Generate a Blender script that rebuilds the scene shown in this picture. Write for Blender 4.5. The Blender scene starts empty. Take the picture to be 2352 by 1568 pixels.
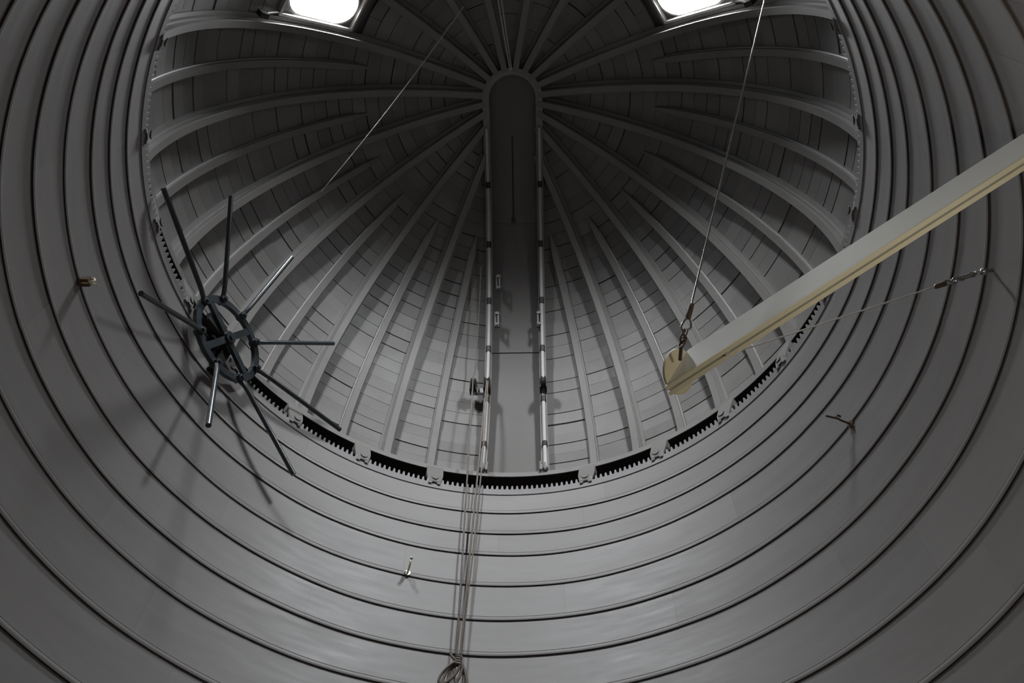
import bpy, math, random
from mathutils import Vector, Matrix

# ------------------------------------------------------------------ frame
# Lengths below are written in drum radii ("R"); S turns them into metres.
# Heights h are measured from the camera, which stands EYE above the floor.
S, EYE = 1.6, 1.5
PI = math.pi
rad, deg = math.radians, math.degrees
sin, cos = math.sin, math.cos
ZR = 2.14627                 # height of the top of the round wall
ZC = ZR + 0.3728             # height of the centre of the dome sphere
RD = 1.128                   # dome radius at the ribs
PSI = 3.15                   # azimuth of the slit
CAMX, CAMY = 0.04358, -0.83594
def W(x, y, h): return Vector((S * x, S * y, EYE + S * h))

scene = bpy.context.scene
COL = scene.collection

# ------------------------------------------------------------------ camera
cam_d = bpy.data.cameras.new('camera')
cam = bpy.data.objects.new('camera', cam_d)
COL.objects.link(cam)
elev, roll = rad(60.03), rad(-1.977)
F = Vector((0, cos(elev), sin(elev)))
U = Vector((0, -sin(elev), cos(elev)))
X = Vector((1, 0, 0))
rt = X * cos(roll) - U * sin(roll)
up = X * sin(roll) + U * cos(roll)
m = Matrix((rt, up, -F)).transposed().to_4x4()
m.translation = W(CAMX, CAMY, 0)
cam.matrix_world = m
cam_d.sensor_width = 36.0
cam_d.lens = 1826.17 * 36.0 / 2352.0
cam_d.clip_start = 0.05
cam_d.clip_end = 200
scene.camera = cam

# ------------------------------------------------------------------ daylight
# Hazy sky, brightest round the veiled sun behind the camera, above a dark horizon;
# it only gets in through the two skylights.
SKY = 432.0
world = bpy.data.worlds.new('world')
scene.world = world
world.use_nodes = True
nt = world.node_tree
nt.nodes.clear()
n_tc = nt.nodes.new('ShaderNodeTexCoord')
n_sep = nt.nodes.new('ShaderNodeSeparateXYZ')
n_ramp = nt.nodes.new('ShaderNodeValToRGB')
n_bg = nt.nodes.new('ShaderNodeBackground')
n_out = nt.nodes.new('ShaderNodeOutputWorld')
n_map = nt.nodes.new('ShaderNodeMapRange')
n_map.inputs['From Min'].default_value = -1
n_map.inputs['From Max'].default_value = 1
nt.links.new(n_tc.outputs['Generated'], n_sep.inputs[0])
nt.links.new(n_sep.outputs['Z'], n_map.inputs['Value'])
nt.links.new(n_map.outputs['Result'], n_ramp.inputs['Fac'])
n_dot = nt.nodes.new('ShaderNodeVectorMath')
n_dot.operation = 'DOT_PRODUCT'
n_dot.inputs[1].default_value = (0.0, -cos(rad(25)), sin(rad(25)))
nt.links.new(n_tc.outputs['Generated'], n_dot.inputs[0])
n_mx = nt.nodes.new('ShaderNodeMath')
n_mx.operation = 'MAXIMUM'
n_mx.inputs[1].default_value = 0.0
nt.links.new(n_dot.outputs['Value'], n_mx.inputs[0])
n_pw = nt.nodes.new('ShaderNodeMath')
n_pw.operation = 'POWER'
n_pw.inputs[1].default_value = 5.0
nt.links.new(n_mx.outputs[0], n_pw.inputs[0])
n_ma = nt.nodes.new('ShaderNodeMath')
n_ma.operation = 'MULTIPLY_ADD'
n_ma.inputs[1].default_value = 0.95
n_ma.inputs[2].default_value = 0.04
nt.links.new(n_pw.outputs[0], n_ma.inputs[0])
n_zz = nt.nodes.new('ShaderNodeMath')
n_zz.operation = 'POWER'
n_zz.inputs[1].default_value = 6.0
n_zc = nt.nodes.new('ShaderNodeMath')
n_zc.operation = 'MAXIMUM'
n_zc.inputs[1].default_value = 0.0
nt.links.new(n_sep.outputs['Z'], n_zc.inputs[0])
nt.links.new(n_zc.outputs[0], n_zz.inputs[0])
n_za = nt.nodes.new('ShaderNodeMath')
n_za.operation = 'MULTIPLY_ADD'
n_za.inputs[1].default_value = 0.66
nt.links.new(n_zz.outputs[0], n_za.inputs[0])
nt.links.new(n_ma.outputs[0], n_za.inputs[2])
n_vm = nt.nodes.new('ShaderNodeVectorMath')
n_vm.operation = 'SCALE'
nt.links.new(n_ramp.outputs['Color'], n_vm.inputs[0])
nt.links.new(n_za.outputs[0], n_vm.inputs['Scale'])
nt.links.new(n_vm.outputs[0], n_bg.inputs['Color'])
nt.links.new(n_bg.outputs[0], n_out.inputs[0])
n_bg.inputs['Strength'].default_value = SKY
cr = n_ramp.color_ramp
cr.elements[0].position, cr.elements[0].color = 0.0, (0.020, 0.021, 0.018, 1)
cr.elements[1].position, cr.elements[1].color = 1.0, (1.0, 0.98, 0.985, 1)
for p, c in ((0.40, (0.030, 0.031, 0.028)), (0.445, (0.05, 0.05, 0.05)), (0.49, (0.20, 0.197, 0.198)), (0.535, (0.64, 0.628, 0.63)), (0.60, (0.97, 0.952, 0.957))):
    e = cr.elements.new(p)
    e.color = (*c, 1)

scene.view_settings.view_transform = 'Standard'
scene.view_settings.look = 'None'
scene.view_settings.gamma = 1.0
scene.view_settings.use_curve_mapping = False
scene.view_settings.exposure = 0.0
cy = scene.cycles
cy.use_denoising = True
cy.use_adaptive_sampling = True
cy.adaptive_threshold = 0.03
cy.max_bounces = 6
cy.diffuse_bounces = 4
cy.glossy_bounces = 3
cy.transparent_max_bounces = 6
cy.transmission_bounces = 3
cy.caustics_reflective = False
cy.caustics_refractive = False
cy.sample_clamp_indirect = 4.0

# ------------------------------------------------------------------ materials
def new_mat(name):
    mt = bpy.data.materials.new(name)
    mt.use_nodes = True
    return mt, mt.node_tree, mt.node_tree.nodes['Principled BSDF']

def paint(name, c1, c2, rough=0.45, vary=0.12, scale=2.2, bump=0.0, stretch=None, spec=0.45, metal=0.0, tone_attr=False):
    """old paint: two greys mixed by noise, each piece a little lighter or darker"""
    mt, t, b = new_mat(name)
    N, L = t.nodes, t.links
    tc = N.new('ShaderNodeTexCoord')
    geo = N.new('ShaderNodeNewGeometry')
    mp = N.new('ShaderNodeMapping')
    L.new(geo.outputs['Position'], mp.inputs['Vector'])
    if stretch: mp.inputs['Scale'].default_value = stretch
    n1 = N.new('ShaderNodeTexNoise')
    n1.inputs['Scale'].default_value = scale
    n1.inputs['Detail'].default_value = 6
    n1.inputs['Roughness'].default_value = 0.62
    L.new(mp.outputs[0], n1.inputs['Vector'])
    mr = N.new('ShaderNodeMapRange')
    mr.inputs['From Min'].default_value = 0.33
    mr.inputs['From Max'].default_value = 0.67
    L.new(n1.outputs['Fac'], mr.inputs['Value'])
    mix = N.new('ShaderNodeMix')
    mix.data_type = 'RGBA'
    mix.inputs['A'].default_value = (*c1, 1)
    mix.inputs['B'].default_value = (*c2, 1)
    L.new(mr.outputs[0], mix.inputs['Factor'])
    oi = N.new('ShaderNodeObjectInfo')
    val = oi.outputs['Random']
    if tone_attr:
        at = N.new('ShaderNodeAttribute')
        at.attribute_name = 'tone'
        ad = N.new('ShaderNodeMath')
        ad.operation = 'ADD'
        L.new(oi.outputs['Random'], ad.inputs[0])
        L.new(at.outputs['Fac'], ad.inputs[1])
        fr = N.new('ShaderNodeMath')
        fr.operation = 'FRACT'
        L.new(ad.outputs[0], fr.inputs[0])
        val = fr.outputs[0]
    mv = N.new('ShaderNodeMapRange')
    mv.inputs['To Min'].default_value = 1 - vary
    mv.inputs['To Max'].default_value = 1 + vary
    L.new(val, mv.inputs['Value'])
    hv = N.new('ShaderNodeHueSaturation')
    L.new(mix.outputs['Result'], hv.inputs['Color'])
    L.new(mv.outputs[0], hv.inputs['Value'])
    L.new(hv.outputs['Color'], b.inputs['Base Color'])
    n2 = N.new('ShaderNodeTexNoise')
    n2.inputs['Scale'].default_value = scale * 3.1
    n2.inputs['Detail'].default_value = 4
    L.new(mp.outputs[0], n2.inputs['Vector'])
    mr2 = N.new('ShaderNodeMapRange')
    mr2.inputs['To Min'].default_value = rough - 0.10
    mr2.inputs['To Max'].default_value = rough + 0.10
    L.new(n2.outputs['Fac'], mr2.inputs['Value'])
    L.new(mr2.outputs[0], b.inputs['Roughness'])
    b.inputs['Specular IOR Level'].default_value = spec
    b.inputs['Metallic'].default_value = metal
    if bump > 0:
        bp = N.new('ShaderNodeBump')
        bp.inputs['Strength'].default_value = bump
        bp.inputs['Distance'].default_value = 0.01
        L.new(n2.outputs['Fac'], bp.inputs['Height'])
        L.new(bp.outputs[0], b.inputs['Normal'])
    return mt

M = {}
M['wall'] = paint('wall_paint', (0.206, 0.192, 0.188), (0.233, 0.221, 0.218), 0.46, 0.05, 1.6, 0.05, (1, 1, 6.0), spec=0.62)
M['joint'] = paint('dark_board_edge', (0.045, 0.036, 0.030), (0.070, 0.058, 0.050), 0.7, 0.0, 6.0, spec=0.2)  # dark brown for the bottom faces of the wall boards
M['dome'] = paint('dome_plank_paint', (0.150, 0.140, 0.135), (0.180, 0.170, 0.165), 0.46, 0.13, 2.4, 0.06, spec=0.6, tone_attr=True)
M['rib'] = paint('rib_paint', (0.170, 0.159, 0.153), (0.196, 0.186, 0.180), 0.46, 0.04, 3.0, 0.05)
M['shell'] = paint('dome_backing', (0.10, 0.095, 0.09), (0.13, 0.12, 0.12), 0.7, 0.0, 3.0)
M['shutter'] = paint('shutter_paint', (0.125, 0.116, 0.111), (0.140, 0.131, 0.126), 0.5, 0.03, 1.4)
M['rack'] = paint('rack_paint', (0.20, 0.19, 0.19), (0.235, 0.225, 0.225), 0.45, 0.03, 4.0)
M['frame'] = paint('slit_frame_paint', (0.20, 0.19, 0.185), (0.26, 0.245, 0.24), 0.45, 0.04, 4.0)
M['rod'] = paint('rod_paint', (0.40, 0.385, 0.38), (0.46, 0.445, 0.44), 0.40, 0.04, 5.0)
M['dark'] = paint('dark_iron', (0.020, 0.018, 0.016), (0.035, 0.031, 0.028), 0.5, 0.1, 9.0, spec=0.4)
M['gap_shade'] = paint('painted_gap_shade', (0.010, 0.008, 0.007), (0.016, 0.013, 0.011), 0.8, 0.0, 6.0, spec=0.2)  # near-black colour paints in the shade of the cavity under the dome ring
M['wheel'] = paint('blue_black_iron', (0.020, 0.025, 0.030), (0.034, 0.041, 0.048), 0.32, 0.08, 7.0, spec=0.7)
M['steel'] = paint('dull_steel', (0.30, 0.29, 0.26), (0.42, 0.40, 0.37), 0.30, 0.1, 14.0, metal=1.0)
M['shiny'] = paint('bright_steel', (0.62, 0.61, 0.60), (0.72, 0.71, 0.70), 0.18, 0.05, 14.0, metal=1.0)
M['rust'] = paint('rusty_steel', (0.075, 0.045, 0.028), (0.13, 0.085, 0.055), 0.55, 0.1, 20.0)
M['rope'] = paint('hemp_rope', (0.145, 0.125, 0.108), (0.20, 0.172, 0.150), 0.85, 0.08, 26.0, 0.3)
M['cord'] = paint('dusty_cord', (0.42, 0.41, 0.40), (0.55, 0.54, 0.53), 0.9, 0.05, 20.0)
M['boom'] = paint('boom_grey_paint', (0.84, 0.85, 0.82), (0.89, 0.90, 0.87), 0.36, 0.03, 4.0)
M['cream'] = paint('cream_paint', (0.84, 0.77, 0.56), (0.88, 0.82, 0.62), 0.40, 0.02, 5.0)
M['plate'] = paint('cream_plate', (0.82, 0.74, 0.52), (0.86, 0.79, 0.58), 0.42, 0.02, 5.0)
M['white'] = paint('window_frame_paint', (0.50, 0.48, 0.46), (0.58, 0.56, 0.54), 0.45, 0.04, 4.0)
M['floor'] = paint('floor_boards', (0.060, 0.040, 0.026), (0.085, 0.058, 0.038), 0.5, 0.0, 2.5, 0.1, (1, 8, 1))
M['knob'] = paint('brown_knob', (0.11, 0.06, 0.035), (0.15, 0.09, 0.05), 0.5, 0.0, 12.0)

def glass_mat():
    mt, t, b = new_mat('clear_glass')
    N, L = t.nodes, t.links
    N.remove(b)
    tr = N.new('ShaderNodeBsdfTransparent')
    tr.inputs['Color'].default_value = (0.93, 0.96, 0.97, 1)
    gl = N.new('ShaderNodeBsdfGlossy')
    gl.inputs['Roughness'].default_value = 0.05
    mx = N.new('ShaderNodeMixShader')
    mx.inputs[0].default_value = 0.05
    L.new(tr.outputs[0], mx.inputs[1])
    L.new(gl.outputs[0], mx.inputs[2])
    L.new(mx.outputs[0], N['Material Output'].inputs[0])
    return mt
M['glass'] = glass_mat()

# ------------------------------------------------------------------ mesh helpers
class MB:
    def __init__(self): self.v, self.f, self.tone = [], [], []
    def add(self, pts, faces, tone=0.0):
        o = len(self.v)
        self.v += [tuple(p) for p in pts]
        self.f += [tuple(i + o for i in q) for q in faces]
        self.tone += [tone] * len(faces)
        return self
    def box(self, c, ax, ay, az, tone=0.0):
        """box about c with half-extent vectors ax, ay, az"""
        c, ax, ay, az = Vector(c), Vector(ax), Vector(ay), Vector(az)
        P = [c + ax * i + ay * j + az * k for k in (-1, 1) for j in (-1, 1) for i in (-1, 1)]
        return self.add(P, [(0, 2, 3, 1), (4, 5, 7, 6), (0, 1, 5, 4), (2, 6, 7, 3), (0, 4, 6, 2), (1, 3, 7, 5)], tone)
    def loft(self, rings, closed_path=False, cap=True, tone=0.0):
        n, k = len(rings[0]), len(rings)
        P = [p for r in rings for p in r]
        fs = []
        for i in range(k if closed_path else k - 1):
            a, b = i * n, ((i + 1) % k) * n
            for j in range(n):
                j2 = (j + 1) % n
                fs.append((a + j, a + j2, b + j2, b + j))
        if cap and not closed_path:
            fs.append(tuple(reversed(range(n))))
            fs.append(tuple(range((k - 1) * n, k * n)))
        return self.add(P, fs, tone)
    def tube(self, path, r, n=8, closed=False, radii=None):
        path = [Vector(p) for p in path]
        k = len(path)
        rings, prev = [], None
        for i, p in enumerate(path):
            if closed: d = path[(i + 1) % k] - path[i - 1]
            else: d = path[min(i + 1, k - 1)] - path[max(i - 1, 0)]
            d.normalize()
            if prev is None:
                a = Vector((0, 0, 1)) if abs(d.z) < 0.9 else Vector((1, 0, 0))
            else: a = prev
            a = (a - d * a.dot(d)).normalized()
            b = d.cross(a)
            prev = a
            rr = radii[i] if radii else r
            rings.append([p + (a * cos(2 * PI * j / n) + b * sin(2 * PI * j / n)) * rr for j in range(n)])
        return self.loft(rings, closed)
    def ball(self, c, r, n=10, m_=6, sc=(1, 1, 1)):
        c = Vector(c)
        path, rr = [], []
        for i in range(m_ + 1):
            a = PI * i / m_
            path.append(c + Vector((0, 0, -cos(a) * r * sc[2])))
            rr.append(max(sin(a) * r, r * 0.02))
        return self.tube(path, r, n, radii=rr)
    def build(self, name, mat, parent=None, origin=None, smooth=None, label=None, cat=None, group=None, kind=None, world_space=True):
        """world_space: points are world metres; they are stored about `origin` under `parent`"""
        if origin is None:
            origin = (parent.location.copy() if parent is not None else Vector((0, 0, 0)))
        origin = Vector(origin)
        me = bpy.data.meshes.new(name)
        if world_space: me.from_pydata([(Vector(p) - origin)[:] for p in self.v], [], self.f)
        else: me.from_pydata(self.v, [], self.f)
        me.materials.append(M[mat])
        if any(self.tone):
            at = me.attributes.new('tone', 'FLOAT', 'FACE')
            at.data.foreach_set('value', self.tone)
        me.validate()
        me.update()
        if smooth:
            me.polygons.foreach_set('use_smooth', [True] * len(me.polygons))
            me.set_sharp_from_angle(angle=rad(smooth))
        o = bpy.data.objects.new(name, me)
        COL.objects.link(o)
        if parent is not None:
            o.parent = parent
            o.location = (origin - parent.location) if world_space else (0, 0, 0)
        elif world_space: o.location = origin
        tag(o, label, cat, group, kind)
        return o

def tag(o, label=None, cat=None, group=None, kind=None):
    if label: o['label'] = label
    if cat: o['category'] = cat
    if group: o['group'] = group
    if kind: o['kind'] = kind
    return o

def empty(name, loc, label, cat, group=None, rotz=0.0):
    o = bpy.data.objects.new(name, None)
    o.empty_display_size = 0.05
    COL.objects.link(o)
    o.location = loc
    o.rotation_euler = (0, 0, rotz)
    return tag(o, label, cat, group)

def ring_rect(r0, r1, h0, h1, n=360):
    """closed ring of rectangular section about the drum axis (radii, heights in R)"""
    mb = MB()
    mb.loft([[W(r * sin(a), r * cos(a), h) for r, h in ((r0, h0), (r1, h0), (r1, h1), (r0, h1))]
             for a in (2 * PI * i / n for i in range(n))], closed_path=True)
    return mb

def frame_of(d):
    """two unit vectors square to d"""
    d = d.normalized()
    a = Vector((0, 0, 1)) if abs(d.z) < 0.9 else Vector((1, 0, 0))
    a = (a - d * a.dot(d)).normalized()
    return a, d.cross(a)

# ------------------------------------------------------------------ round wall and floor
HF = -EYE / S                                     # floor height in R
joints = [2.02214, 1.92584, 1.83093, 1.70364, 1.57688, 1.45489, 1.33060, 1.17891, 1.02001, 0.862]
mb = MB()
prof = [(1.012, ZR + 0.002), (1.20, ZR + 0.002), (1.20, HF), (1.0, HF), (1.0, 0.85), (1.012, 0.86)]
mb.loft([[W(r * sin(a), r * cos(a), h) for r, h in prof] for a in (2 * PI * i / 180 for i in range(180))], closed_path=True)
wall = mb.build('wall_round', 'wall', origin=W(0, 0, HF), smooth=30, kind='structure',
                label='round grey painted wall of overlapping curved boards below the dome', cat='wall')
mb = MB()
nf = 90
mb.add([W(0, 0, HF)] + [W(1.0 * sin(2 * PI * i / nf), 1.0 * cos(2 * PI * i / nf), HF) for i in range(nf)],
       [(0, 1 + (i + 1) % nf, 1 + i) for i in range(nf)])
mb.build('floor', 'floor', origin=W(0, 0, HF), kind='structure', label='round floor of dark brown boards', cat='floor')

rng = random.Random(7)
seams = {2: 1.3, 3: 44.8, 5: -29.2, 6: 57.4, 4: 73.0}
tops = [ZR + 0.0] + joints[:-1]
for ci, hb in enumerate(joints):
    ht = tops[ci]
    ph = [rng.uniform(0, 6.3) for _ in range(5)]
    def wob(a, ph=ph): return 0.0011 * sin(3 * a + ph[0]) + 0.0009 * sin(7 * a + ph[1]) + 0.0006 * sin(17 * a + ph[2])
    s0 = seams.get(ci, rng.uniform(0, 60))
    edges = [s0 + 60 * k for k in range(-3, 3)]
    for e0 in edges:
        mid = ((e0 + 30 + 180) % 360) - 180
        dr = rng.uniform(-0.0003, 0.0003)
        tilt = rng.uniform(-0.0012, 0.0012)
        mb = MB()
        rings = []
        nseg = 34
        for i in range(nseg + 1):
            u = i / nseg
            a = rad(e0 + 0.006 + (60 - 0.012) * u)
            wz = wob(a) + tilt * (u - 0.5)
            over = 0.016 if ci else 0.0
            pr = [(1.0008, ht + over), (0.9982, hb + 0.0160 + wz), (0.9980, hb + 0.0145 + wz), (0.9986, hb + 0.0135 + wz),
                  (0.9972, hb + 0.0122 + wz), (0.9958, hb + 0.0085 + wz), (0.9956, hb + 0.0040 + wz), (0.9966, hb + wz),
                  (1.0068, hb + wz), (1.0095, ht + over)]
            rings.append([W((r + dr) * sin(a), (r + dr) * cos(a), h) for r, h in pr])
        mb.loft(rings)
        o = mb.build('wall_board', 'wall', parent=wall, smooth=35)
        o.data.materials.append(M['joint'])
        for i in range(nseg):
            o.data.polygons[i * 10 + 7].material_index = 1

# ------------------------------------------------------------------ toothed rack on the wall top
mb = MB()
NT = 360
def rp(a, r, h): return W(r * sin(a), r * cos(a), h)
z0, z1, z2 = ZR - 0.030, ZR - 0.003, ZR + 0.0155
for r0, r1 in ((0.9965, 1.013),):
    P, fs = [], []
    st = 2 * PI / NT
    prof_t = ((0.0, z1), (0.27, z1), (0.42, z2), (0.70, z2), (0.85, z1))
    for i in range(NT):
        for u, z in prof_t:
            a = (i + u) * st
            P += [rp(a, r0, z0), rp(a, r1, z0), rp(a, r1, z), rp(a, r0, z)]
    n = NT * len(prof_t)
    for i in range(n):
        a, b = 4 * i, 4 * ((i + 1) % n)
        for j in range(4):
            j2 = (j + 1) % 4
            fs.append((a + j, a + j2, b + j2, b + j))
    mb.add(P, fs)
mb.build('gear_rack', 'rack', origin=W(0, 0, ZR), smooth=None,
         label='grey toothed gear rack ring running along the wall top', cat='gear rack')

# ------------------------------------------------------------------ dome base ring with its roller housings
DOME = Matrix.Translation(W(0, 0, ZC)) @ Matrix.Rotation(-rad(PSI), 4, 'Z')
trim = ring_rect(1.065, 1.20, ZR + 0.1490, ZR + 0.172).build('trim_1', 'rib', origin=W(0, 0, ZR + 0.13), smooth=30, kind='structure',
        label='flat grey ring that carries the foot of the dome', cat='base ring')
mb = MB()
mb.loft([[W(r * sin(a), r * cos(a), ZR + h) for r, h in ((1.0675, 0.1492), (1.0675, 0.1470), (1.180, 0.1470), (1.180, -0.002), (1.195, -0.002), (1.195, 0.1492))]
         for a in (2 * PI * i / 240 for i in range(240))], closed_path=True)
mb.build('trim_2', 'gap_shade', origin=W(0, 0, ZR), smooth=30, kind='structure',
         label='cavity lining under the dome ring, its shade painted in near black', cat='skirt')
mb = MB()
prof = [(-0.0300, 0.086), (0.0300, 0.086), (0.0285, 0.050), (0.0205, -0.014), (0.0105, -0.014), (0.0070, -0.006), (-0.0070, -0.006), (-0.0105, -0.014), (-0.0205, -0.014), (-0.0285, 0.050)]
def hp(t, r, dz): return Vector((S * t, S * r, S * dz))
mb.loft([[hp(t, r + max(0, z) * 0.46, z) for t, z in prof] for r in (0.9905, 0.9985)])
mb.loft([[hp(t, r + z * 0.46, z) for t, z in ((-0.030, 0.086), (0.030, 0.086), (0.030, 0.165), (-0.030, 0.165))] for r in (0.9905, 1.020)])
housing_me = None
roller_me = None
for k in range(24):
    a = 15.25 + 15 * k if k < 12 else -(15.25 + 15 * (k - 12))
    if k >= 12 and a < -172: continue
    if k < 12 and a > 172: continue
    if housing_me is None:
        h = mb.build('roller_housing', 'rib', world_space=False)
        housing_me = h.data
        mr_ = MB()
        mr_.tube([hp(0.0125 * cos(PI + PI * j / 10), 0.9878, 0.0165 + 0.0125 * sin(PI + PI * j / 10)) for j in range(11)], 0.0022 * S, 6,
                 radii=[S * (0.0006 + 0.0020 * sin(PI * j / 10)) for j in range(11)])
        r_ = mr_.build('roller', 'dark', world_space=False, smooth=40)
        roller_me = r_.data
    else:
        h = bpy.data.objects.new('roller_housing', housing_me)
        r_ = bpy.data.objects.new('roller', roller_me)
        COL.objects.link(h)
        COL.objects.link(r_)
    h.parent = trim
    h.location = W(0, 0, ZR) - trim.location
    h.rotation_euler = (0, 0, -rad(PSI + a))
    r_.parent = h
    r_.location = (0, 0, 0)

# ------------------------------------------------------------------ dome
def sp(az, th, r):
    """point in the dome's own frame; az in degrees from the slit, th from the zenith"""
    a, t = rad(az), rad(th)
    return Vector((S * r * sin(t) * sin(a), S * r * sin(t) * cos(a), S * r * cos(t)))
SLITW = 0.128
def slit_az(th, w=SLITW, r=1.155):
    s = r * sin(rad(th))
    return 180.0 if s <= w else deg(math.asin(w / s))
TH0, TH1, STEP = 6.0, 101.6, 3.0
NC = int(math.ceil((TH1 - TH0) / STEP))
MAJ = [25.1 + 18 * k for k in range(9)]
MIN_ = [16.1 + 18 * k for k in range(9)]
WAZ, WTH = 124.1, 47.4                   # middle of each skylight
WT0, WT1 = 36.0, 57.0

mb = MB()
azl = sorted(set([i * 4.5 for i in range(81)] + [WAZ - 8.2, WAZ + 8.2, 360 - WAZ - 8.2, 360 - WAZ + 8.2]))
thl = sorted(set([6.0, 6.6, 7.2, 8, 9, 10, 12.5] + [15 + 2.5 * i for i in range(36)] + [37.6, 57.2]))
def in_win(am, tm):
    am = am if am <= 180 else 360 - am
    return abs(am - WAZ) < 8.2 and 37.6 < tm < 57.2
RSH = 1.168
for i in range(len(thl) - 1):
    ta, tb = thl[i], thl[i + 1]
    sa, sb = ta, tb
    for j in range(len(azl) - 1):
        a0, a1 = azl[j], azl[j + 1]
        if in_win((a0 + a1) / 2, (ta + tb) / 2): continue
        def cl(a, t): return min(max(a, slit_az(t, 0.127)), 360 - slit_az(t, 0.112))
        q = [(cl(a0, sa), ta), (cl(a1, sa), ta), (cl(a1, sb), tb), (cl(a0, sb), tb)]
        if abs(q[0][0] - q[1][0]) < 1e-6 and abs(q[2][0] - q[3][0]) < 1e-6: continue
        mb.add([sp(a, t, RSH) for a, t in q] + [sp(a, t, RSH + 0.006) for a, t in q], [(0, 1, 2, 3), (7, 6, 5, 4)])
ceiling = mb.build('ceiling', 'shell', world_space=False, kind='structure',
                   label='ribbed grey observatory dome lined with short boards', cat='dome')
ceiling.matrix_world = DOME

# --- ribs
def rib_mesh(name, prof, t0, t1, mat, taper=0.0, n=44):
    mb = MB()
    rings = []
    for i in range(n + 1):
        th = t0 + (t1 - t0) * i / n
        t = rad(th)
        k = 1.0
        if taper and th - t0 < taper: k = 0.35 + 0.65 * (th - t0) / taper
        rings.append([Vector((S * x * k, S * ((r if k == 1 else 1.150 - (1.150 - r) * k) * sin(t)), S * (r if k == 1 else 1.150 - (1.150 - r) * k) * cos(t))) for x, r in prof])
    mb.loft(rings)
    return mb.build(name, mat, world_space=False, smooth=25)
MAJOR_PROF = [(-0.027, 1.153), (-0.027, 1.141), (-0.014, 1.139), (-0.0125, 1.128), (-0.0045, 1.127), (-0.0045, 1.107), (-0.013, 1.106), (-0.013, 1.098),
              (0.013, 1.098), (0.013, 1.106), (0.0045, 1.107), (0.0045, 1.127), (0.0125, 1.128), (0.014, 1.139), (0.027, 1.141), (0.027, 1.153)]
MINOR_PROF = [(-0.018, 1.153), (-0.018, 1.138), (-0.0145, 1.136), (-0.013, 1.126), (0.013, 1.126), (0.0145, 1.136), (0.018, 1.138), (0.018, 1.153)]
minor_full = None
for sgn in (1, -1):
    for a in MAJ:
        s = 0.118 / (1.12 * max(abs(sin(rad(a))), 1e-3))
        t0 = deg(math.asin(min(1, s))) if a < 90 else 6.2
        o = rib_mesh('major_rib', MAJOR_PROF, t0, TH1 - 0.5, 'rib')
        o.parent = ceiling
        o.rotation_euler = (0, 0, -rad(a * sgn))
    for a in MIN_:
        if abs(a - WAZ) < 2: o = rib_mesh('minor_rib', MINOR_PROF, WT1 + 0.8, TH1 - 0.5, 'rib', 0.0, 24)
        elif minor_full is None:
            o = minor_full = rib_mesh('minor_rib', MINOR_PROF, 33.0, TH1 - 0.5, 'rib', 5.0)
        else:
            o = bpy.data.objects.new('minor_rib', minor_full.data)
            COL.objects.link(o)
        o.parent = ceiling
        o.rotation_euler = (0, 0, -rad(a * sgn))

# --- boards between the ribs
RP0, RP1 = 1.150, 1.161
def plank_pts(mb, a0, a1, a0b, a1b, t0, t1, nseg, tone=0.0, r0=RP0):
    rings = []
    for i in range(nseg + 1):
        u = i / nseg
        at, ab = a0 + (a1 - a0) * u, a0b + (a1b - a0b) * u
        rings.append([sp(at, t0, r0), sp(ab, t1, r0), sp(ab, t1, RP1), sp(at, t0, RP1)])
    mb.loft(rings, tone=tone)
lines = [(-a) for a in reversed(sorted(MAJ + MIN_))] + sorted(MAJ + MIN_)
bays = [(lines[i], lines[i + 1]) for i in range(len(lines) - 1)]
bays.append((lines[-1], 180.0))
bays.append((-180.0, lines[0]))
full = [b for b in bays if not (b[0] < 0 < b[1])] + [(0.0, 16.1), (-16.1, 0.0)]
majl = [-a for a in reversed(MAJ)] + MAJ
wide = [(majl[i], majl[i + 1]) for i in range(len(majl) - 1) if not (majl[i] < 0 < majl[i + 1])]
wide += [(MAJ[-1], 180.0), (-180.0, -MAJ[-1]), (0.0, MAJ[0]), (-MAJ[0], 0.0)]
camL = DOME.inverted() @ cam.matrix_world.translation
items = []
for c in range(NC):
    t0, t1 = TH0 + STEP * c, TH0 + STEP * (c + 1)
    tm = (t0 + t1) / 2
    for (a0, a1) in (wide if t1 <= 33.2 else full):
        am = (a0 + a1) / 2
        if WT0 - 0.1 < tm < WT1 + 0.1 and MAJ[5] < abs(am) < MAJ[6]: continue
        q = [a0, a1, a0, a1]
        clip = False
        for k, t in ((0, t0), (2, t1)):
            s = slit_az(t, 0.127 if am > 0 else 0.112)
            if am > 0:
                if q[k] < s: q[k], clip = min(s, a1), True
            else:
                if q[k + 1] > -s: q[k + 1], clip = max(-s, a0), True
        if q[1] - q[0] < 0.3 and q[3] - q[2] < 0.3: continue
        P = sp((q[2] + q[3]) / 2, tm, RP0)
        Pw = DOME @ P
        rel = Pw - W(CAMX, CAMY, 0)
        dz = rel.dot(F)
        u, v = rel.dot(rt) / dz * 1826.17 + 1176, -rel.dot(up) / dz * 1826.17 + 784
        arc = rad((q[1] - q[0] + q[3] - q[2]) / 2) * sin(rad(tm)) * rad(STEP)
        facing = max(0.0, P.normalized().dot((P - camL).normalized()))
        area = arc * facing / dz ** 2
        if not (-40 < u < 2392 and -40 < v < 1608): area *= 0.02
        # the near edge of the wall hides the lowest boards behind the camera side
        rr = math.hypot(Pw.x - S * CAMX, Pw.y - S * CAMY)
        items.append((area, c, q, clip, a0, a1))
items.sort(key=lambda x: -x[0])
rng = random.Random(11)
cache = {}
rest = MB()
DIRS = Matrix.Identity(4)
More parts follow.
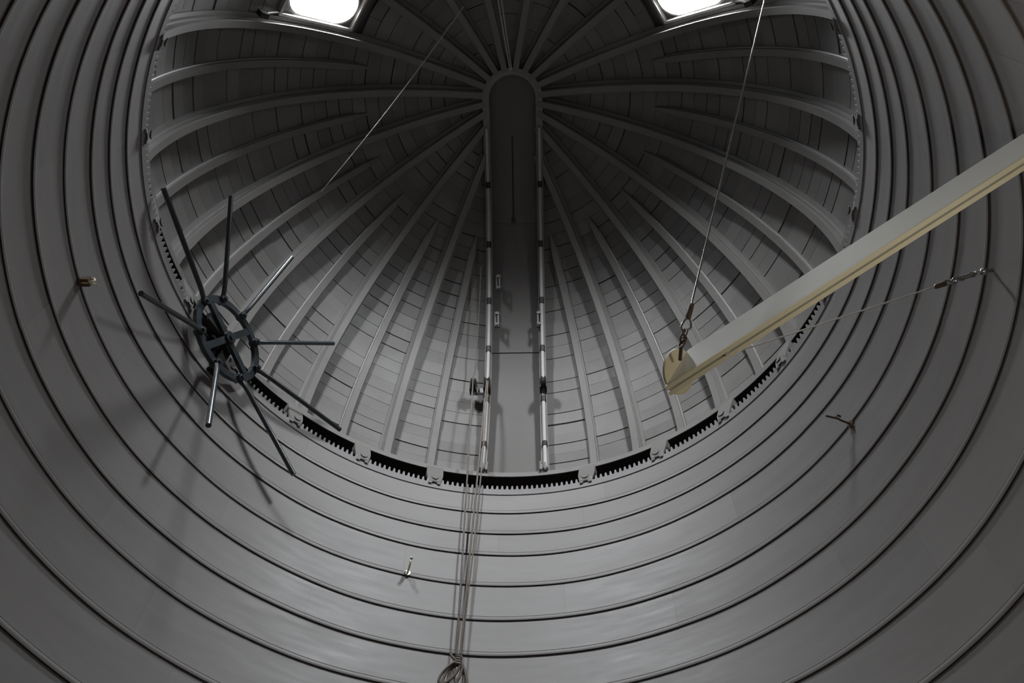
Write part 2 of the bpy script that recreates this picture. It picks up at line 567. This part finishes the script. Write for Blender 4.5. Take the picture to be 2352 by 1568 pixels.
for idx, (area, c, q, clip, a0, a1) in enumerate(items):
    t0, t1 = TH0 + STEP * c, TH0 + STEP * (c + 1)
    g = rng.choice((0.02, 0.04, 0.05, 0.09, 0.13, 0.20))
    wdt = a1 - a0
    if idx < 300:
        if clip:
            mb = MB()
            plank_pts(mb, *q, t0 + g, t1 - 0.02, 4)
            o = mb.build('plank', 'dome', world_space=False)
            az = 0.0
        else:
            key = (c, round(wdt, 2), g)
            az = (a0 + a1) / 2
            if key not in cache:
                mb = MB()
                h = wdt / 2
                plank_pts(mb, -h, h, -h, h, t0 + g, t1 - 0.02, 4 if wdt < 12 else 7)
                o = mb.build('plank', 'dome', world_space=False)
                cache[key] = o.data
            else:
                o = bpy.data.objects.new('plank', cache[key])
                COL.objects.link(o)
        o.parent = ceiling
        o.rotation_euler = (rad(rng.uniform(-0.07, 0.07)), 0, -rad(az))
        k = 1.0 + rng.uniform(-0.0022, 0.0022)
        o.scale = (k, k, k)
    else:
        plank_pts(rest, *q, t0 + g, t1 - 0.02, 3 if wdt < 12 else 6, tone=rng.random() * 0.999 + 0.001, r0=RP0 + rng.uniform(-0.0025, 0.0025))
o = rest.build('planks', 'dome', world_space=False, kind='stuff')
o.parent = ceiling

# ------------------------------------------------------------------ skylights in the dome
def rrect(hu, hv, r, n=7):
    pts = []
    for cx, cy_, a0 in ((hu - r, hv - r, 0), (-(hu - r), hv - r, 90), (-(hu - r), -(hv - r), 180), (hu - r, -(hv - r), 270)):
        for i in range(n):
            a = rad(a0 + 90 * i / (n - 1))
            pts.append((cx + r * cos(a), cy_ + r * sin(a)))
    return pts
def skylight(name, sgn, label):
    a = WAZ * sgn
    dirv = (DOME.to_3x3() @ sp(a, WTH, 1.0)).normalized()
    et = (DOME.to_3x3() @ (sp(a, WTH + 0.5, 1.0) - sp(a, WTH - 0.5, 1.0))).normalized()   # towards the foot of the dome
    ea = dirv.cross(et).normalized()
    c0 = DOME.translation
    def P(u, v, d): return c0 + (dirv * d + et * u + ea * v) * S
    def half_v(u): return 0.142 + 0.10 * u
    def flare(u): return (0.098 + 0.105 * u) / 0.098       # the bay widens towards the foot
    hu, hv, rr = 0.157, 0.086, 0.078
    hole = [(u, v * flare(u)) for u, v in rrect(hu, hv, rr)]
    n = len(hole)
    outer = []
    for (u, v) in rrect(hu, hv, rr):
        k = max(abs(u) / hu * 0.999, abs(v) / hv)
        uu, vv = u / k * 0.205 / hu, v / k
        outer.append((uu, vv / hv * half_v(uu)))
    mb = MB()
    V = [P(u, v, d) for d in (1.136, 1.150) for ring in (hole, outer) for (u, v) in ring]
    fs = []
    for i in range(n):
        j = (i + 1) % n
        fs += [(i, j, n + j, n + i), (2 * n + j, 2 * n + i, 3 * n + i, 3 * n + j), (j, i, 2 * n + i, 2 * n + j), (n + i, n + j, 3 * n + j, 3 * n + i)]
    mb.add(V, fs)
    win = mb.build(name, 'dome', origin=P(0, 0, 1.14), kind='structure', label=label, cat='skylight')
    # low box frame standing in from the board, one bar a side
    fu, th = 0.172, 0.0095
    oc = [(u, s_ * 0.098 * flare(u)) for u, s_ in ((-fu, -1), (fu, -1), (fu, 1), (-fu, 1))]
    ic = [(u, s_ * (0.098 * flare(u) - th)) for u, s_ in ((-fu + th, -1), (fu - th, -1), (fu - th, 1), (-fu + th, 1))]
    for i in range(4):
        j = (i + 1) % 4
        mb = MB()
        mb.loft([[P(*q, d) for q in (oc[i], oc[j], ic[j], ic[i])] for d in (1.138, 1.116)])
        mb.build('window_frame', 'white', parent=win)
    # rounded lip round the opening
    mb = MB()
    o1, o2 = [[(u, v * flare(u)) for u, v in rr_] for rr_ in (rrect(hu + 0.006, hv + 0.005, rr + 0.004), rrect(hu - 0.002, hv - 0.002, rr))]
    mb.loft([[P(*o1[i], 1.137), P(*o1[i], 1.131), P(*o2[i], 1.131), P(*o2[i], 1.152)] for i in range(n)], closed_path=True)
    mb.build('opening_rim', 'white', parent=win, smooth=35)
    # pane
    mb = MB()
    pr = [(u, v * flare(u)) for u, v in rrect(hu + 0.006, hv + 0.006, rr)]
    mb.loft([[P(u, v, d) for u, v in pr] for d in (1.1505, 1.1545)])
    mb.build('pane', 'glass', parent=win)
    # latch on the boards below
    mb = MB()
    mb.box(P(0.262, sgn * 0.118, 1.080), et * 0.017 * S, ea * 0.010 * S, dirv * 0.014 * S)
    mb.tube([P(0.262, sgn * 0.118, 1.080), P(0.215, sgn * 0.110, 1.102), P(0.172, sgn * 0.105, 1.120)], 0.005 * S, 8)
    mb.build('latch', 'dark', parent=win)
    # daylight portal in the opening
    ld = bpy.data.lights.new('daylight_portal', 'AREA')
    ld.shape = 'RECTANGLE'
    ld.size, ld.size_y = 2 * (hu + 0.006) * S, 2 * (hv * 1.18 + 0.006) * S
    lo = bpy.data.objects.new('daylight_portal', ld)
    COL.objects.link(lo)
    ld.cycles.is_portal = True
    mt = Matrix((et, dirv.cross(et), dirv)).transposed().to_4x4()
    mt.translation = P(0, 0, 1.156)
    lo.matrix_world = mt
skylight('window_1', -1, 'square framed dome skylight above the hand wheel side, pouring in white daylight')
skylight('window_2', 1, 'square framed dome skylight on the boom side, beside the steel cable')

# ------------------------------------------------------------------ slit frame, shutter
XC, HWID = 0.0075, 0.1195
frame = empty('slit_frame', DOME.translation, 'long grey frame of the dome slit with rounded head and pale rods', 'slit frame', rotz=-rad(PSI))
def kid(mb, name, mat, parent, smooth=30):
    o = mb.build(name, mat, world_space=False, smooth=smooth)
    o.parent = parent
    return o
BEAM = [(-0.006, 1.172), (0.006, 1.172), (0.006, 1.108), (0.015, 1.107), (0.015, 1.099), (-0.015, 1.099), (-0.015, 1.107), (-0.006, 1.108)]
def slit_pt(x, th, r):
    rr = math.sqrt(r * r - HWID * HWID)
    return Vector((S * x, S * rr * sin(rad(th)), S * rr * cos(rad(th))))
for s in (-1, 1):
    mb = MB()
    mb.loft([[slit_pt(XC + s * (HWID + t), 101.2 * i / 52, r) for t, r in BEAM] for i in range(53)])
    kid(mb, 'side_beam', 'frame', frame)
mb = MB()
rings = []
for i in range(25):
    ph = PI * i / 24
    ring = []
    for t, r in BEAM:
        px, py = XC - (HWID + t) * cos(ph), -(HWID + t) * sin(ph)
        ring.append(Vector((S * px, S * py, S * math.sqrt(r * r - px * px - py * py + (XC * 0)))))
    rings.append(ring)
mb.loft(rings)
kid(mb, 'head_arch', 'frame', frame)
marks = [100.2, 90.4, 76.0, 61.6, 48.8, 34.5, 20.0, 6.0]
for s in (-1, 1):
    x = XC + s * HWID
    for i in range(len(marks) - 1):
        a, b = marks[i + 1] + 0.6, marks[i] - 0.6
        mb = MB()
        mb.tube([slit_pt(x, a + (b - a) * k / 6, 1.089) for k in range(7)], 0.0080 * S, 10)
        kid(mb, 'rod', 'rod', frame, 40)
    for a in marks[:-1]:
        mb = MB()
        mb.tube([slit_pt(x, a - 0.75, 1.090), slit_pt(x, a + 0.75, 1.090)], 0.0115 * S, 10)
        mb.box(slit_pt(x, a, 1.095), (0.0095 * S, 0, 0), slit_pt(0, a + 90, 1.0).normalized() * 0.008 * S, slit_pt(0, a, 1.0).normalized() * 0.008 * S)
        kid(mb, 'collar', 'dark', frame, 40)
# foot brackets where the rods stand on the base ring
for s in (-1, 1):
    x = XC + s * HWID
    mb = MB()
    for dx in (-s * 0.019, -s * 0.002):
        mb.box(slit_pt(x + dx, 99.6, 1.082), (0.0035 * S, 0, 0), slit_pt(0, 189.6, 1.0).normalized() * 0.026 * S, slit_pt(0, 99.6, 1.0).normalized() * 0.010 * S)
    mb.ball(slit_pt(x - s * 0.019, 98.0, 1.078), 0.0065 * S)
    kid(mb, 'foot_bracket', 'rib', frame)
# catches on the inner sides of the beams
def catch(s, th, dx):
    x = XC + s * (HWID - dx)
    rdir, tdir = slit_pt(0, th, 1.0).normalized(), slit_pt(0, th + 90, 1.0).normalized()
    mb = MB()
    mb.box(slit_pt(x + s * 0.006, th, 1.103), (0.003 * S, 0, 0), tdir * 0.034 * S, rdir * 0.012 * S)
    for d in (-0.028, 0.026):
        mb.box(slit_pt(x - s * 0.004, th, 1.089) + tdir * d * S, (0.009 * S, 0, 0), tdir * 0.006 * S, rdir * 0.010 * S)
    mb.tube([slit_pt(x - s * 0.008, th, 1.085) + tdir * d * S for d in (-0.03, 0.03)], 0.0038 * S, 8)
    o = kid(mb, 'catch', 'frame', frame)
    mb = MB()
    mb.tube([slit_pt(x - s * 0.008, th, 1.083) + tdir * d * S for d in (0.030, 0.044)], 0.007 * S, 8)
    kid(mb, 'catch_bolt', 'dark', o)
    mb = MB()
    mb.ball(slit_pt(x - s * 0.008, th, 1.085) - tdir * 0.034 * S, 0.007 * S)
    kid(mb, 'catch_knob', 'dark', o)
catch(1, 53.6, 0.010)
catch(-1, 53.6, 0.034)
catch(-1, 44.0, 0.040)
mb = MB()
mb.tube([slit_pt(XC - 0.006, 9 + 19 * k / 6, 1.148) for k in range(7)], 0.0028 * S, 6)
mb.box(slit_pt(XC - 0.006, 28.3, 1.146), (0.009 * S, 0, 0), slit_pt(0, 118.3, 1.0).normalized() * 0.010 * S, slit_pt(0, 28.3, 1.0).normalized() * 0.006 * S)
kid(mb, 'centre_bar', 'dark', frame)

shutter = empty('shutter', DOME.translation, 'closed curved shutter of smooth grey sheets behind the slit', 'shutter', rotz=-rad(PSI))
for (ta, tb, r) in ((-6.5, 28.9, 1.150), (28.3, 60.6, 1.154), (60.0, 101.2, 1.158)):
    mb = MB()
    nl, nth = 6, 22
    rings = []
    for i in range(nth + 1):
        th = ta + (tb - ta) * i / nth
        inner = [slit_pt(XC - 0.122 + 0.244 * j / nl, th, r) for j in range(nl + 1)]
        outer = [slit_pt(XC - 0.122 + 0.244 * j / nl, th, r + 0.006) for j in reversed(range(nl + 1))]
        rings.append(inner + outer)
    mb.loft(rings)
    kid(mb, 'shutter_sheet', 'shutter', shutter)

# ------------------------------------------------------------------ pulleys on the slit beams
ROT = DOME.to_3x3()
def dome_pt(v): return DOME @ v
def pulley(x, th, r, label, arm=None):
    c = dome_pt(slit_pt(x, th, r))
    ex = ROT @ Vector((1, 0, 0))
    rd = (ROT @ slit_pt(0, th, 1.0)).normalized()
    td = (ROT @ slit_pt(0, th + 90, 1.0)).normalized()
    t = empty('pulley', c + rd * 0.03 * S, label, 'pulley', 'pulleys on the slit beams')
    mb = MB()
    nn = 22
    rings = []
    for w_, rr in ((-0.0105, 0.025), (-0.0085, 0.027), (-0.002, 0.0205), (0.002, 0.0205), (0.0085, 0.027), (0.0105, 0.025)):
        rings.append([c + ex * w_ * S + (rd * cos(2 * PI * j / nn) + td * sin(2 * PI * j / nn)) * rr * S for j in range(nn)])
    mb.loft(rings)
    mb.build('wheel', 'dark', parent=t, smooth=40)
    mb = MB()
    for s in (-1, 1):
        mb.box(c + ex * s * 0.0132 * S + rd * 0.012 * S + td * 0.010 * S, ex * 0.002 * S, td * 0.024 * S, rd * 0.022 * S)
    mb.tube([c - ex * 0.015 * S, c + ex * 0.015 * S], 0.005 * S, 8)
    mb.build('bracket', 'dark', parent=t)
    if arm:
        mb = MB()
        mb.box(c + ex * arm * 0.5 * S + rd * 0.026 * S + td * 0.020 * S, ex * (abs(arm) * 0.5 + 0.010) * S, td * 0.012 * S, rd * 0.009 * S)
        mb.build('mounting_arm', 'rod', parent=t)
    return c, rd, td
PA, rdA, tdA = pulley(-0.1700, 72.6, 1.062, 'outer dark pulley wheel on an arm beside the slit beam, a rope hanging from it', 0.055)
PB, rdB, tdB = pulley(XC - HWID, 72.4, 1.060, 'dark pulley wheel set on the slit beam between its rods, next to another pulley')
PC_, rdC, tdC = pulley(XC + HWID, 72.2, 1.060, 'lone dark pulley wheel set on the slit beam that carries no rope')

# ------------------------------------------------------------------ hand wheel
WA = rad(-62.7)
nW = Vector((sin(WA), cos(WA), 0))
eW = Vector((-nW.y, nW.x, 0))
eZ = Vector((0, 0, 1))
cW = W(-0.8517, 0.4338, 2.1575)
def wp(r, ang, d):
    """hand wheel point: radius, angle in degrees, distance into the room"""
    return cW + (eW * (r * cos(rad(ang))) + eZ * (r * sin(rad(ang))) - nW * d) * S
hw = empty('hand_wheel', cW, 'dark iron hand wheel with eight long bar handles beside the gear rack', 'hand wheel')
mb = MB()
mb.loft([[wp(r, 360 * i / 64, d) for r, d in ((0.124, -0.007), (0.146, -0.007), (0.146, 0.007), (0.124, 0.007))] for i in range(64)], closed_path=True)
mb.build('rim', 'wheel', parent=hw, smooth=35)
for k in range(4):
    a = 21 + 90 * k
    mb = MB()
    e1 = (wp(1, a, 0) - cW).normalized()
    e2 = (wp(1, a + 90, 0) - cW).normalized()
    mb.box(wp(0.068, a, 0), e1 * 0.060 * S, e2 * 0.0115 * S, nW * 0.006 * S)
    mb.build('spoke', 'wheel', parent=hw)
mb = MB()
mb.tube([cW - nW * 0.014 * S, cW + nW * 0.010 * S], 0.021 * S, 16)
mb.tube([cW - nW * 0.020 * S, cW - nW * 0.012 * S], 0.009 * S, 8)
mb.build('hub', 'wheel', parent=hw, smooth=40)
HANG = [4, 47.5, 87.5, 129.5, 174, -138.5, -94, -48]
for a in HANG:
    mb = MB()
    mb.tube([wp(0.140, a, 0.004), wp(0.152, a, 0.014), wp(0.186, a, 0.026), wp(0.483, a, 0.107)], 0.0078 * S, 10)
    h = mb.build('handle', 'wheel', parent=hw, smooth=45, origin=wp(0.14, a, 0))
    mb = MB()
    mb.tube([wp(0.135, a, -0.010), wp(0.136, a, 0.018)], 0.0125 * S, 10)
    mb.tube([wp(0.136, a, 0.017), wp(0.136, a, 0.024)], 0.007 * S, 6)
    sk = mb.build('socket', 'wheel', origin=wp(0.136, a, 0), smooth=45)
    sk.parent = h
    sk.location = sk.location - h.location - hw.location
mb = MB()
mb.tube([cW, cW + nW * 0.045 * S], 0.010 * S, 12)
mb.build('shaft', 'dark', parent=hw, smooth=40)
mb = MB()
rings = []
nt_ = 14
for d in (-0.018, -0.036):
    ring = []
    for i in range(nt_):
        for u, r in ((0.0, 0.036), (0.30, 0.036), (0.42, 0.050), (0.72, 0.050), (0.86, 0.036)):
            ring.append(wp(r, 360 * (i + u) / nt_, d))
    rings.append(ring)
mb.loft(rings)
mb.build('pinion', 'dark', parent=hw)
mb = MB()
mb.box(wp(0.056, 18, -0.020), eW * 0.034 * S, eZ * 0.026 * S, nW * 0.016 * S)
mb.box(wp(0.070, 8, -0.034), eW * 0.050 * S, eZ * 0.010 * S, nW * 0.008 * S)
mb.box(wp(0.075, -115, -0.030), eW * 0.016 * S, eZ * 0.055 * S, nW * 0.010 * S)
mb.build('bearing_block', 'dark', parent=hw)

# ------------------------------------------------------------------ boom, its chain, cable and stay
BA = Vector((0.2986, -0.1318, 1.0946))
BB = Vector((0.8063, -0.5008, 1.1920))
ba = (BB - BA).normalized()
bh = (Vector((0, 0, 1)) - ba * ba.z).normalized()
bw = ba.cross(bh)
if bw.y < 0: bw = -bw
BH, BWD = 0.057, 0.0185
BL = 0.676
def bp(l, h, w): 
    p = BA + ba * l + bh * h + bw * w
    return W(p.x, p.y, p.z)
boom = empty('boom', bp(0.0, 0, 0), 'pale grey and cream twin-bar boom with a round end plate, hung on a steel cable', 'boom')
pn = (ba * 0.054 - bh * 0.060).normalized()          # the plate faces down along the boom
pc_l, pc_h = 0.030, 0.0285
pc = bp(pc_l, pc_h, BWD / 2)
def on_plate(h): return pc_l - (pc_h - h) * 0.060 / 0.054 * 1.0
def bar(h0, h1, w0, w1, l1):
    mb = MB()
    ring = lambda f: [bp(f(h), h, w) for h, w in ((h0, w0), (h1, w0), (h1, w1), (h0, w1))]
    return mb.loft([ring(on_plate), ring(lambda h: l1)])
for w0 in (0.0, BWD - 0.007):
    bar(0.0012, BH, w0, w0 + 0.007, BL).build('side_bar', 'boom', parent=boom)
for w0 in (-0.0008, BWD - 0.0072):
    bar(-0.0024, 0.0014, w0, w0 + 0.0080, BL).build('edge_strip', 'cream', parent=boom)
bar(BH * 0.30, BH * 0.94, 0.0068, BWD - 0.0068, BL - 0.003).build('spacer', 'dark', parent=boom)
a1, a2 = frame_of(pn)
mb = MB()
mb.loft([[pc + pn * o * S + (a1 * cos(2 * PI * j / 40) + a2 * sin(2 * PI * j / 40)) * 0.0385 * S for j in range(40)] for o in (-0.0040, 0.0)])
mb.build('end_plate', 'plate', parent=boom, smooth=30)

def torus_link(mb, c, d, side, hl, hw_, r, n=14):
    """oval link: centre c, long way d, short way side"""
    mb.tube([c + d * hl * cos(2 * PI * i / n) + side * hw_ * sin(2 * PI * i / n) for i in range(n)], r, 6, closed=True)

CE = Vector((0.3185, -0.1980, 1.1175))             # eye on the end plate
CE = W(*CE)
CA = W(0.7862, -0.7639, 2.6105)
d = (CA - CE).normalized()
s1, s2 = frame_of(d)
eye = CE
mb = MB()
torus_link(mb, eye, d, s1, 0.0075 * S, 0.0060 * S, 0.0020 * S)
mb.tube([eye - d * 0.007 * S, eye - d * 0.007 * S + (pc - eye) * 0.45], 0.003 * S, 8)
mb.build('eye_bolt', 'rust', parent=boom)
cable = empty('cable', CA, 'steel wire cable with chain links running from the boom end up to the dome', 'cable')
mb = MB()
torus_link(mb, eye + d * 0.0115 * S, d, s2, 0.0095 * S, 0.0058 * S, 0.0019 * S)
mb.build('chain_link', 'rust', parent=cable, smooth=60)
mb = MB()
torus_link(mb, eye + d * 0.0235 * S, d, s1, 0.0090 * S, 0.0055 * S, 0.0019 * S)
mb.build('chain_link', 'rust', parent=cable, smooth=60)
mb = MB()
tb = eye + d * 0.028 * S
vis = (s1 * 0.8 + s2 * 0.6)
mb.tube([tb + d * 0.034 * S, tb + d * 0.022 * S + vis * 0.0058 * S, tb + d * 0.010 * S + vis * 0.0085 * S, tb + d * 0.001 * S + vis * 0.004 * S, tb - d * 0.001 * S,
         tb + d * 0.001 * S - vis * 0.004 * S, tb + d * 0.010 * S - vis * 0.0085 * S, tb + d * 0.022 * S - vis * 0.0058 * S], 0.0019 * S, 8, closed=True)
mb.build('thimble', 'steel', parent=cable, smooth=60)
mb = MB()
mb.tube([tb + d * 0.030 * S, tb + d * 0.033 * S, tb + d * 0.062 * S, tb + d * 0.065 * S], 0.0048 * S, 10, radii=[0.003 * S, 0.0050 * S, 0.0050 * S, 0.003 * S])
mb.build('ferrule', 'rust', parent=cable, smooth=45)
mb = MB()
mb.tube([tb + d * 0.06 * S + (CA - tb - d * 0.06 * S) * k / 10 for k in range(11)], 0.0017 * S, 8)
mb.build('wire', 'steel', parent=cable, smooth=60)
mb = MB()
mb.tube([CA - d * 0.012 * S, CA + d * 0.045 * S], 0.006 * S, 8)
mb.build('anchor', 'dark', parent=cable)

SW = W(0.955, -0.2035, 1.432)                        # eye on the wall
SB = bp(0.105, -0.004, BWD * 0.5)
d = (SW - SB).normalized()
s1, s2 = frame_of(d)
Ls = (SW - SB).length / S
stay = empty('stay_wire', SW, 'thin wire stay with turnbuckle from the boom to a wall eye', 'wire')
mb = MB()
mb.tube([SB + (SW - SB) * (k / 12) * 0.795 for k in range(13)], 0.0014 * S, 8)
mb.tube([SB, SB + ba * 0.012 * S + bh * 0.006 * S], 0.0014 * S, 8)
mb.build('wire', 'cord', parent=stay, smooth=60)
q0 = SB + d * Ls * 0.79 * S
mb = MB()
mb.tube([q0, q0 + d * 0.004 * S, q0 + d * 0.030 * S, q0 + d * 0.034 * S], 0.004 * S, 10, radii=[0.002 * S, 0.0048 * S, 0.0055 * S, 0.003 * S])
mb.build('ferrule', 'rust', parent=stay, smooth=45)
mb = MB()
torus_link(mb, q0 + d * 0.043 * S, d, s1, 0.012 * S, 0.0075 * S, 0.0018 * S)
torus_link(mb, q0 + d * 0.060 * S, d, s2, 0.010 * S, 0.0065 * S, 0.0020 * S)
mb.build('chain_link', 'steel', parent=stay, smooth=60)
mb = MB()
q1 = q0 + d * 0.066 * S
le = (SW - q1).length / S - 0.012
mb.tube([q1, q1 + d * le * 0.25 * S], 0.0026 * S, 8)
for s in (-1, 1): mb.tube([q1 + d * le * 0.22 * S + s1 * s * 0.0034 * S, q1 + d * le * 0.80 * S + s1 * s * 0.0034 * S], 0.0022 * S, 8)
mb.tube([q1 + d * le * 0.20 * S, q1 + d * le * 0.27 * S], 0.006 * S, 8)
mb.tube([q1 + d * le * 0.76 * S, q1 + d * le * 0.83 * S], 0.006 * S, 8)
mb.tube([q1 + d * le * 0.80 * S, SW - d * 0.004 * S], 0.0026 * S, 8)
mb.build('turnbuckle', 'steel', parent=stay, smooth=50)
we = empty('wall_eye', W(0.998, -0.2127, 1.432), 'shiny eye bolt in the wall holding the wire stay', 'eye bolt')
rad_in = -Vector((0.977, -0.208, 0)).normalized()
mb = MB()
mb.ball(SW - rad_in * 0.006 * S, 0.0075 * S, 12, 8)
mb.build('ball_end', 'shiny', parent=we, smooth=60)
mb = MB()
mb.tube([W(0.998, -0.2127, 1.432), SW - rad_in * 0.004 * S], 0.0035 * S, 8)
torus_link(mb, SW - d * 0.004 * S, d, s1, 0.0075 * S, 0.006 * S, 0.002 * S)
mb.build('shank', 'steel', parent=we, smooth=50)

# ------------------------------------------------------------------ unseen globe lamp, added to light the boom from below
lb = W(0.745, -0.660, 0.63)
lg = W(0.630, -0.558, 0.69)
lamp = empty('boom_fill_lamp', lb, 'unseen globe lamp added on the back wall to light the underside of the boom', 'lamp')
mb = MB()
lin = (lg - lb).normalized()
lin.z = 0
lin.normalize()
mb.tube([lb, lb + lin * 0.012 * S], 0.030 * S, 16)
mb.build('back_plate', 'dark', parent=lamp, smooth=40)
mb = MB()
mb.tube([lb, lb + lin * 0.09 * S, lb + lin * 0.145 * S, lg - eZ * 0.056 * S], 0.006 * S, 8)
mb.tube([lg - eZ * 0.070 * S, lg - eZ * 0.052 * S], 0.022 * S, 14)
mb.build('arm', 'dark', parent=lamp, smooth=40)
mt, t_, b_ = new_mat('fill_globe_glow')
b_.inputs['Base Color'].default_value = (0.8, 0.78, 0.72, 1)
b_.inputs['Emission Color'].default_value = (1.0, 0.92, 0.78, 1)
b_.inputs['Emission Strength'].default_value = 18.0
M['fill_globe'] = mt
mb = MB()
mb.ball(lg, 0.060 * S, 20, 12)
mb.build('globe', 'fill_globe', parent=lamp, smooth=60)

# ------------------------------------------------------------------ hooks in the wall
def hook(az, h, label, L, mats, curl, group=None):
    a = rad(az)
    base = W(0.996 * sin(a), 0.996 * cos(a), h)
    inn = -Vector((sin(a), cos(a), 0))
    sd = Vector((cos(a), -sin(a), 0))
    t = empty('wall_hook', base, label, 'hook', group)
    mb = MB()
    mb.tube([base, base + inn * 0.004 * S], 0.0095 * S, 12)
    mb.build('base_plate', mats[0], parent=t, smooth=40)
    mb = MB()
    path = [base, base + inn * L * 0.6 * S]
    c = base + inn * L * 0.6 * S + eZ * curl * 0.011 * S
    for i in range(1, 9):
        b = -PI / 2 * curl + curl * PI * 1.2 * i / 8
        path.append(c + inn * 0.011 * S * cos(b) + eZ * 0.011 * S * sin(b))
    mb.tube(path, 0.0030 * S, 8)
    mb.build('hook_bar', mats[1], parent=t, smooth=60)
    return base, inn, sd, t
b, inn, sd, t = hook(-88.6, 1.703, 'small cream hook with a brown rusty foot in the wall', 0.030, ('knob', 'cream'), 1)
mb = MB()
mb.box(b + inn * 0.012 * S + eZ * 0.006 * S, inn * 0.010 * S, sd * 0.010 * S, eZ * 0.008 * S)
mb.build('block', 'knob', parent=t)
mb = MB()
mb.tube([b + inn * 0.020 * S, b + inn * 0.030 * S + sd * 0.008 * S + eZ * 0.008 * S, b + inn * 0.040 * S + sd * 0.010 * S + eZ * 0.006 * S], 0.0020 * S, 6)
mb.build('wire_end', 'cream', parent=t)
b, inn, sd, t = hook(-14.3, 1.712, 'small hook with a shiny round tip, in the wall near the rope', 0.050, ('steel', 'cream'), 1)
mb = MB()
mb.ball(b + inn * 0.052 * S + eZ * 0.012 * S, 0.0052 * S)
mb.build('ball_end', 'shiny', parent=t, smooth=60)
b, inn, sd, t = hook(69.15, 1.696, 'long dark hook with a frayed cord end, in the wall below the boom', 0.050, ('rust', 'rust'), 1)
mb = MB()
mb.tube([b + inn * 0.034 * S + eZ * 0.004 * S, b + inn * 0.048 * S + eZ * 0.010 * S - sd * 0.005 * S, b + inn * 0.066 * S + eZ * 0.012 * S - sd * 0.009 * S], 0.0030 * S, 8)
mb.build('cord_end', 'rust', parent=t, smooth=60)

# ------------------------------------------------------------------ ropes to the pulleys
KN = W(-0.0700, 0.9560, 1.4020)
def rope_path(p, q, sag=0.0, n=14, side=Vector((0, 0, 0))):
    return [p + (q - p) * (i / n) + side * sag * sin(PI * i / n) * S for i in range(n + 1)]
sdk = Vector((1, 0, 0))
def rope(name, label, p, q, r, top=None, group=None, wig=0.0):
    mb = MB()
    path = rope_path(p, q, wig, 16, sdk)
    if top: path = top + path
    mb.tube(path, r, 8)
    return mb.build(name, 'rope', origin=p, smooth=60, label=label, cat='rope', group=group)
exD = ROT @ Vector((1, 0, 0))
startA = PA - rdA * 0.022 * S - tdA * 0.004 * S
upA = dome_pt(slit_pt(-0.1500, 40.0, 1.090))
rope('rope', 'thin hanging rope from the outer pulley down to the knotted bundle', startA, KN + Vector((-0.006, 0, 0.02)) * S, 0.0030 * S,
     top=[dome_pt(slit_pt(-0.1500 - 0.0007 * (th - 40) * 0.8, th, 1.090 - 0.0009 * (th - 40))) for th in (40, 48, 56, 64, 69)] + [PA - rdA * 0.026 * S - tdA * 0.02 * S])
startB = PB - rdB * 0.022 * S + tdB * 0.006 * S
rope('rope', 'hanging rope from the slit beam pulley down to the knotted bundle', startB, KN + Vector((0.004, 0, 0.02)) * S, 0.0032 * S)
# slack twin strand hanging closer to the wall
pT = PA + tdA * 0.03 * S - rdA * 0.02 * S
rope('rope', 'slack second strand of rope tied into the knotted bundle', startB + exD * 0.006 * S, KN + Vector((0.005, 0.006, 0.014)) * S, 0.0026 * S, wig=0.008)
kn = empty('rope_bundle', KN + Vector((0, 0.03, -0.06)) * S, 'knotted bundle of hemp rope hitched on a wall cleat', 'rope')
mb = MB()
for (dx, dz, hl, hw_, tilt, dy) in ((-0.012, -0.045, 0.048, 0.018, 0.35, 0.0), (0.010, -0.048, 0.052, 0.015, -0.2, 0.004), (-0.002, -0.055, 0.060, 0.020, 0.05, 0.008), (-0.020, -0.04, 0.04, 0.014, 0.6, -0.004)):
    dd = Vector((sin(tilt), 0, cos(tilt)))
    ss = Vector((cos(tilt), 0.15, -sin(tilt)))
    torus_link(mb, KN + Vector((dx, dy, dz)) * S, dd, ss, hl * S, hw_ * S, 0.0040 * S, 20)
mb.build('loops', 'rope', parent=kn, smooth=60)
mb = MB()
path = []
for i in range(37):
    a = 2 * PI * i / 9
    path.append(KN + Vector((0.0075 * cos(a), 0.0075 * sin(a), 0.016 - 0.030 * i / 36)) * S)
mb.tube(path, 0.0036 * S, 8)
mb.tube([KN + Vector((-0.004, -0.004, -0.004)) * S, KN + Vector((-0.018, -0.006, 0.010)) * S, KN + Vector((-0.022, -0.006, 0.018)) * S], 0.0040 * S, 8)
mb.build('knot', 'rope', parent=kn, smooth=60)
mb = MB()
mb.tube([KN + Vector((0, 0.045, -0.085)) * S, KN + Vector((0, 0.004, -0.085)) * S], 0.008 * S, 10)
mb.tube([KN + Vector((-0.035, 0.004, -0.090)) * S, KN + Vector((0, 0.002, -0.083)) * S, KN + Vector((0.035, 0.004, -0.090)) * S], 0.007 * S, 10)
mb.build('cleat', 'rust', parent=kn, smooth=50)

# cords under the dome
c1, c2 = W(-0.2026, -0.3886, 3.5171), W(-0.7825, 0.3171, 3.2084)
mb = MB()
mb.tube([c1 + (c2 - c1) * (i / 20) + Vector((0.010, 0.004, -0.030)) * S * sin(PI * i / 20) for i in range(21)], 0.0023 * S, 6)
mb.build('dusty_cord', 'cord', origin=c1, smooth=60, label='dusty pale cord stretched across the dome ribs', cat='cord')
t1, t2 = W(-0.006, -0.128, 3.600), W(-0.100, -0.640, 3.390)
for k, (o, lab) in enumerate(((0.0, 'pale rope running from the rounded slit head down the back of the dome'), (0.012, 'second pale rope from the slit head, close beside the first'))):
    mb = MB()
    mb.tube([t1 + (t2 - t1) * (i / 8) + Vector((o * (0.6 + i / 8), 0, -0.012 * sin(PI * i / 8))) * S for i in range(9)], 0.0030 * S, 6)
    mb.build('rope', 'cord', origin=t1, smooth=60, label=lab, cat='rope')
